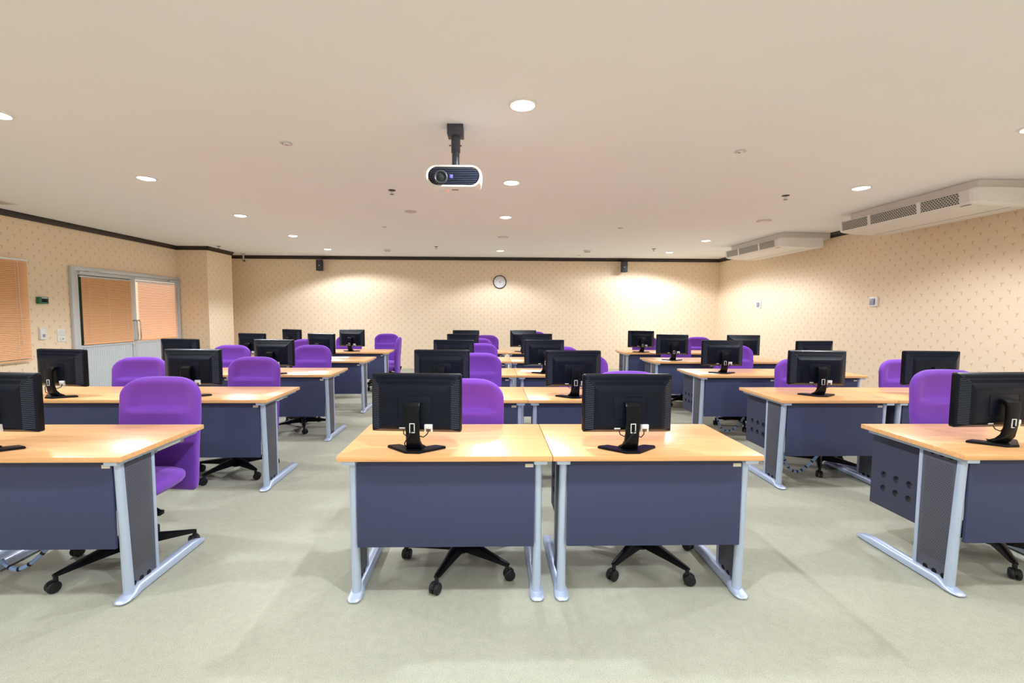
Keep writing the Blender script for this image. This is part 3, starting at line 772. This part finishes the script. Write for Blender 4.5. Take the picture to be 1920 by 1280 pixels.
# ------------------------------------------------------------------ chairs
def mk_chair():
    r = empty('office_chair')
    # faces -y; seat centre at origin; backrest near +y
    NA = 56
    zb, zt = .29, 1.015
    def hw(z):
        a0 = .225 + .025 * min(1, (z - zb) / .45)
        t = z - (zt - .12)
        if t > 0: a0 = a0 - .15 + .15 * math.sqrt(max(0, 1 - (t / .12) ** 2.1))
        t = (zb + .05) - z
        if t > 0: a0 = a0 - .03 + .03 * math.sqrt(max(0, 1 - (t / .05) ** 2))
        return a0
    rs = []
    zs = sorted({round(zb + (zt - zb) * (.5 - .5 * math.cos(PI * i / 36)), 5) for i in range(37)} | {.785 + .004 * i for i in range(15)})
    for z in zs:
        a = hw(z)
        endt = min(1, math.sqrt(max(0.0, min(z - zb, zt - z) / .035)))
        th = .036 * (.25 + .75 * endt)
        arch = 0
        ring = []
        lean = .05 * (z - .6)                      # reclines a little
        lum = -.014 * math.exp(-((z - .60) / .12) ** 2)
        for k in range(NA):
            an = 2 * PI * k / NA; c, s_ = math.cos(an), math.sin(an)
            ex = .5
            x = a * math.copysign(abs(c) ** ex, c); y = th * math.copysign(abs(s_) ** .55, s_)
            y += lean - .55 * x * x + (lum if s_ < 0 else lum * .5)
            if s_ < 0:                             # front face detailing
                inn = 1 / (1 + math.exp((abs(x) - .178) / .012))
                head = 1 / (1 + math.exp(-(z - .815) / .0045))
                y += inn * (.030 * head) * min(1, max(0, (zt - .03 - z) / .09)) ** .8
                y -= .008 * inn * math.exp(-((z - .785) / .022) ** 2)
            zz = z - .012 * (x / .25) ** 2 * max(0, (z - .8) / .2)
            ring.append((x, .335 + y, zz))
        rs.append(ring)
    b = MB(); b.rings(rs); b.build('backrest', PURP, r, sharp=70)
    # seat cushion
    rs = []
    for i in range(15):
        t = -PI / 2 + PI * i / 14
        cz, sz = math.cos(t), math.sin(t)
        k = abs(cz) ** .45 if cz > 1e-6 else .02
        ring = []
        for j in range(44):
            an = 2 * PI * j / 44; c, s_ = math.cos(an), math.sin(an)
            x = .245 * k * math.copysign(abs(c) ** .6, c); y = .25 * k * math.copysign(abs(s_) ** .6, s_)
            z = .425 + .055 * math.copysign(abs(sz) ** .8, sz) - (.35 * max(0, -y - .12) ** 2 * 3) + .10 * max(0, abs(x) - .15)
            ring.append((x, y + .02, z))
        rs.append(ring)
    b = MB(); b.rings(rs); b.build('seat', PURP, r, sharp=70)
    b = MB(); b.box(-.09, .09, -.12, .12, .335, .375, .006)
    b.tube([(0, .1, .35), (0, .25, .33), (0, .34, .36), (0, .375, .46)], [.022, .022, .02, .016], 10)
    b.build('tilt_mechanism', BLK, r)
    b = MB(); b.tube([(.08, -.02, .345), (.17, -.03, .33), (.22, -.035, .30)], [.006, .006, .007], 8); b.box(.20, .235, -.055, -.015, .275, .30, .006)
    b.build('height_lever', BLK, r)
    b = MB(); b.cyl((0, 0, .20), (0, 0, .34), .016, n=16); b.cyl((0, 0, .13), (0, 0, .24), .027, n=20); b.build('gas_column', BLK, r)
    b = MB(); b.lathe([(.035, .055), (.048, .07), (.05, .13), (.036, .145), (.028, .15)], n=24)
    for k in range(5):
        a = 2 * PI * k / 5
        rs = []
        for (rad, w_, z0, z1) in ((.03, .030, .075, .135), (.12, .026, .078, .128), (.22, .021, .080, .112), (.315, .017, .080, .098), (.335, .012, .082, .094)):
            c, s_ = math.cos(a), math.sin(a)
            sec = [(-w_, z0), (-w_ * .8, z1 - .004), (-w_ * .4, z1), (w_ * .4, z1), (w_ * .8, z1 - .004), (w_, z0)]
            rs.append([(rad * c - p[0] * s_, rad * s_ + p[0] * c, p[1]) for p in sec])
        b.rings(rs)
    sb = b.build('star_base', BLK, r, sharp=35)
    cm = MB()
    cm.cyl((0, 0, .05), (0, 0, .085), .011, n=10)
    for sx in (-1, 1):
        n = 20; rings = []
        for (xx, rr_) in ((.004, .018), (.005, .028), (.010, .030), (.019, .030), (.025, .024), (.026, .012)):
            rings.append([(sx * xx, .012 + rr_ * math.cos(2 * PI * k / n), .030 + rr_ * math.sin(2 * PI * k / n)) for k in range(n)])
        cm.rings(rings)
    cm.prism([(-.012, .035), (-.004, .058), (.018, .063), (.036, .054), (.040, .035), (.012, .048)], 'x', -.0042, .0042)
    c0 = cm.build('caster', BLKR, sb)
    for k in range(5):
        o = c0 if k == 0 else c0.copy()
        if k: COL.objects.link(o)
        a = 2 * PI * k / 5
        o.parent = sb; o.location = (.325 * math.cos(a), .325 * math.sin(a), 0); o.rotation_euler = (0, 0, a + (.4, 1.9, 3.0, 4.6, 5.6)[k])
    return r
chair = mk_chair(); reg()
CHAIRS = [  # name key, x, y of back top, top height, yaw deg, base angle
 ((0, 'left', 1), -2.098, 2.955, 1.02, 0, 30.8), ((1, 'left', 0), -3.333, 4.42, .999, 3, 10), ((1, 'left', 1), -2.25, 4.41, 1.005, -3, 36),
 ((2, 'left', 0), -3.351, 5.98, 1.002, 0, 50), ((2, 'left', 1), -2.311, 5.98, 1.006, 0, 5), ((3, 'left', 1), -2.931, 7.35, 1.0, 10, 20),
 ((4, 'left', 1), -2.749, 8.95, .98, 0, 0), 
 ((0, 'middle', 0), -.157, 2.92, 1.015, 0, 34), ((0, 'middle', 1), .905, 2.95, 1.062, 0, 10), ((1, 'middle', 0), -.122, 4.75, 1.018, 0, 0),
 ((1, 'middle', 1), .956, 4.6, 1.023, 0, 30), ((2, 'middle', 0), -.137, 6.2, 1.02, 0, 30), ((2, 'middle', 1), .936, 5.98, .996, 0, 0),
 ((3, 'middle', 0), -.202, 7.5, 1.019, 0, 0), ((4, 'middle', 0), -.071, 8.85, 1.0, 0, 0), ((4, 'middle', 1), .912, 9.3, 1.053, 0, 0),
 ((0, 'right', 0), 3.06, 2.97, 1.075, 0, 22.3), ((1, 'right', 0), 3.12, 4.5, .99, 0, 19.3), ((1, 'right', 1), 4.149, 4.45, .992, 0, 40),
 ((2, 'right', 0), 3.295, 6.05, 1.02, -6, 30), ((2, 'right', 1), 4.275, 5.95, 1.0, 0, 0), ((3, 'right', 0), 3.085, 7.45, 1.008, 0, 0),
 ((4, 'right', 0), 3.065, 8.9, .994, 0, 0), ((4, 'right', 1), 4.11, 8.85, .98, 0, 0)]
first = True
def place_chair(x, yb, top, yaw, base, label):
    global first
    o = chair if first else copy_tree(chair)
    first = False
    ya = math.radians(yaw)
    # back top sits about .355 behind the centre
    o.location = (x + .355 * math.sin(ya), yb - .355 * math.cos(ya), 0); o.rotation_euler = (0, 0, ya)
    dz = top - 1.015
    for c in kids(o):
        nm = c.name.split('.')[0]
        if nm == 'star_base': c.rotation_euler = (0, 0, math.radians(base) - ya)
        elif nm == 'gas_column': c.location = (0, 0, dz * .5)
        else: c.location = (0, 0, dz)
    tag(o, label, 'chair', 'purple office chairs')
for key, x, yb, top, yaw, base in CHAIRS:
    ri, blk, k = key
    place_chair(x, yb, top, yaw, base, 'purple office chair behind the %s desk of the %s row in the %s block' % ('left' if k == 0 else 'right', roww[ri], blk))
place_chair(-2.134, 9.50, .99, 0, 10, 'purple office chair facing the camera at the aisle end of the back left row')
place_chair(-1.70, 8.62, .965, -84, 25, 'purple office chair turned sideways at the aisle end of the back left row')

# ------------------------------------------------------------------ papers and cables
def sheet(x, y, a, label, w_=.21, l_=.297):
    b = MB(); b.box(-l_ / 2, l_ / 2, -w_ / 2, w_ / 2, 0, .002)
    o = b.build('paper_sheet', PAPER, None, (x, y, .7505)); o.rotation_euler = (0, 0, a); tag(o, label, 'paper', 'loose papers on desks')
sheet(-2.28, 6.87, .15, 'white sheet of paper on the right desk of the fourth row, left block')
sheet(.50, 5.33, -.25, 'white sheet of paper beside the monitor in the third row, middle block', .2, .26)
def loop(pts, label, rad=.011):
    P = [Vector(p) for p in pts]
    # catmull-rom
    out = []
    for i in range(len(P) - 1):
        a = P[max(i - 1, 0)]; b0 = P[i]; c = P[i + 1]; d = P[min(i + 2, len(P) - 1)]
        for k in range(8):
            t = k / 8
            out.append(.5 * ((2 * b0) + (c - a) * t + (2 * a - 5 * b0 + 4 * c - d) * t * t + (3 * b0 - a - 3 * c + d) * t ** 3))
    out.append(P[-1])
    r = empty('cable_bundle', (0, 0, 0)); tag(r, label, 'cable', 'cable bundles under desks')
    b = MB(); b.tube(out, rad, 10); b.build('spiral_wrap', BLUEC, r)
    b = MB()
    for i in range(3, len(out) - 2, 4):
        t = (out[i + 1] - out[i - 1]).normalized() * .006
        b.cyl(out[i] - t, out[i] + t, rad * 1.12, n=10)
    b.build('wrap_rings', BLKR, r)
loop([(2.50, 3.75, .45), (2.53, 3.78, .25), (2.62, 3.82, .10), (2.70, 3.82, .07), (2.78, 3.82, .12), (2.87, 3.80, .25), (2.90, 3.78, .45)], 'blue grey cable bundle hanging under the left desk of the second row, right block')
loop([(2.66, 5.20, .45), (2.68, 5.22, .25), (2.76, 5.24, .08), (2.86, 5.24, .06), (2.95, 5.24, .12), (3.02, 5.22, .25), (3.05, 5.2, .45)], 'blue grey cable bundle hanging under the left desk of the third row, right block')
loop([(-2.25, 2.55, .45), (-2.32, 2.5, .28), (-2.42, 2.42, .12), (-2.52, 2.4, .06), (-2.62, 2.42, .10)], 'blue grey cable bundle hanging under the aisle desk of the front row, left block')
loop([(-2.50, 3.90, .5), (-2.56, 3.88, .3), (-2.64, 3.86, .15), (-2.70, 3.86, .12), (-2.74, 3.86, .2), (-2.76, 3.86, .5)], 'blue grey cable bundle hanging under the second row of the left block')

# ------------------------------------------------------------------ camera, world, view
M = [[0.999709226522295, 0.005089471364510972, -0.023570313689561674], [-0.003565361101483943, 0.9979269095524955, 0.06425862892422675], [0.02384849274923975, -0.06415590753964336, 0.9976548846777397]]
cam = bpy.data.cameras.new('camera'); co = bpy.data.objects.new('camera', cam); COL.objects.link(co)
rt, upv, fw = [Vector((m[0], m[2], m[1])) for m in M]
R3 = Matrix((rt, upv, -fw)).transposed()
co.matrix_world = Matrix.Translation((0, 0, 1.4437)) @ R3.to_4x4()
cam.sensor_width = 36; cam.lens = 850 / 1920 * 36; cam.shift_x = (960 - 938.09) / 1920; cam.shift_y = 0
cam.clip_start = .05
SC.camera = co
w = bpy.data.worlds.new('world'); SC.world = w; w.use_nodes = True
w.node_tree.nodes['Background'].inputs[0].default_value = (.8, .85, .9, 1); w.node_tree.nodes['Background'].inputs[1].default_value = .3
SC.view_settings.view_transform = 'Standard'; SC.view_settings.look = 'None'
SC.view_settings.exposure = .12; SC.view_settings.gamma = 1; SC.view_settings.use_curve_mapping = False
SC.cycles.use_denoising = True
SC.cycles.max_bounces = 10; SC.cycles.diffuse_bounces = 8
SC.cycles.sample_clamp_indirect = 6
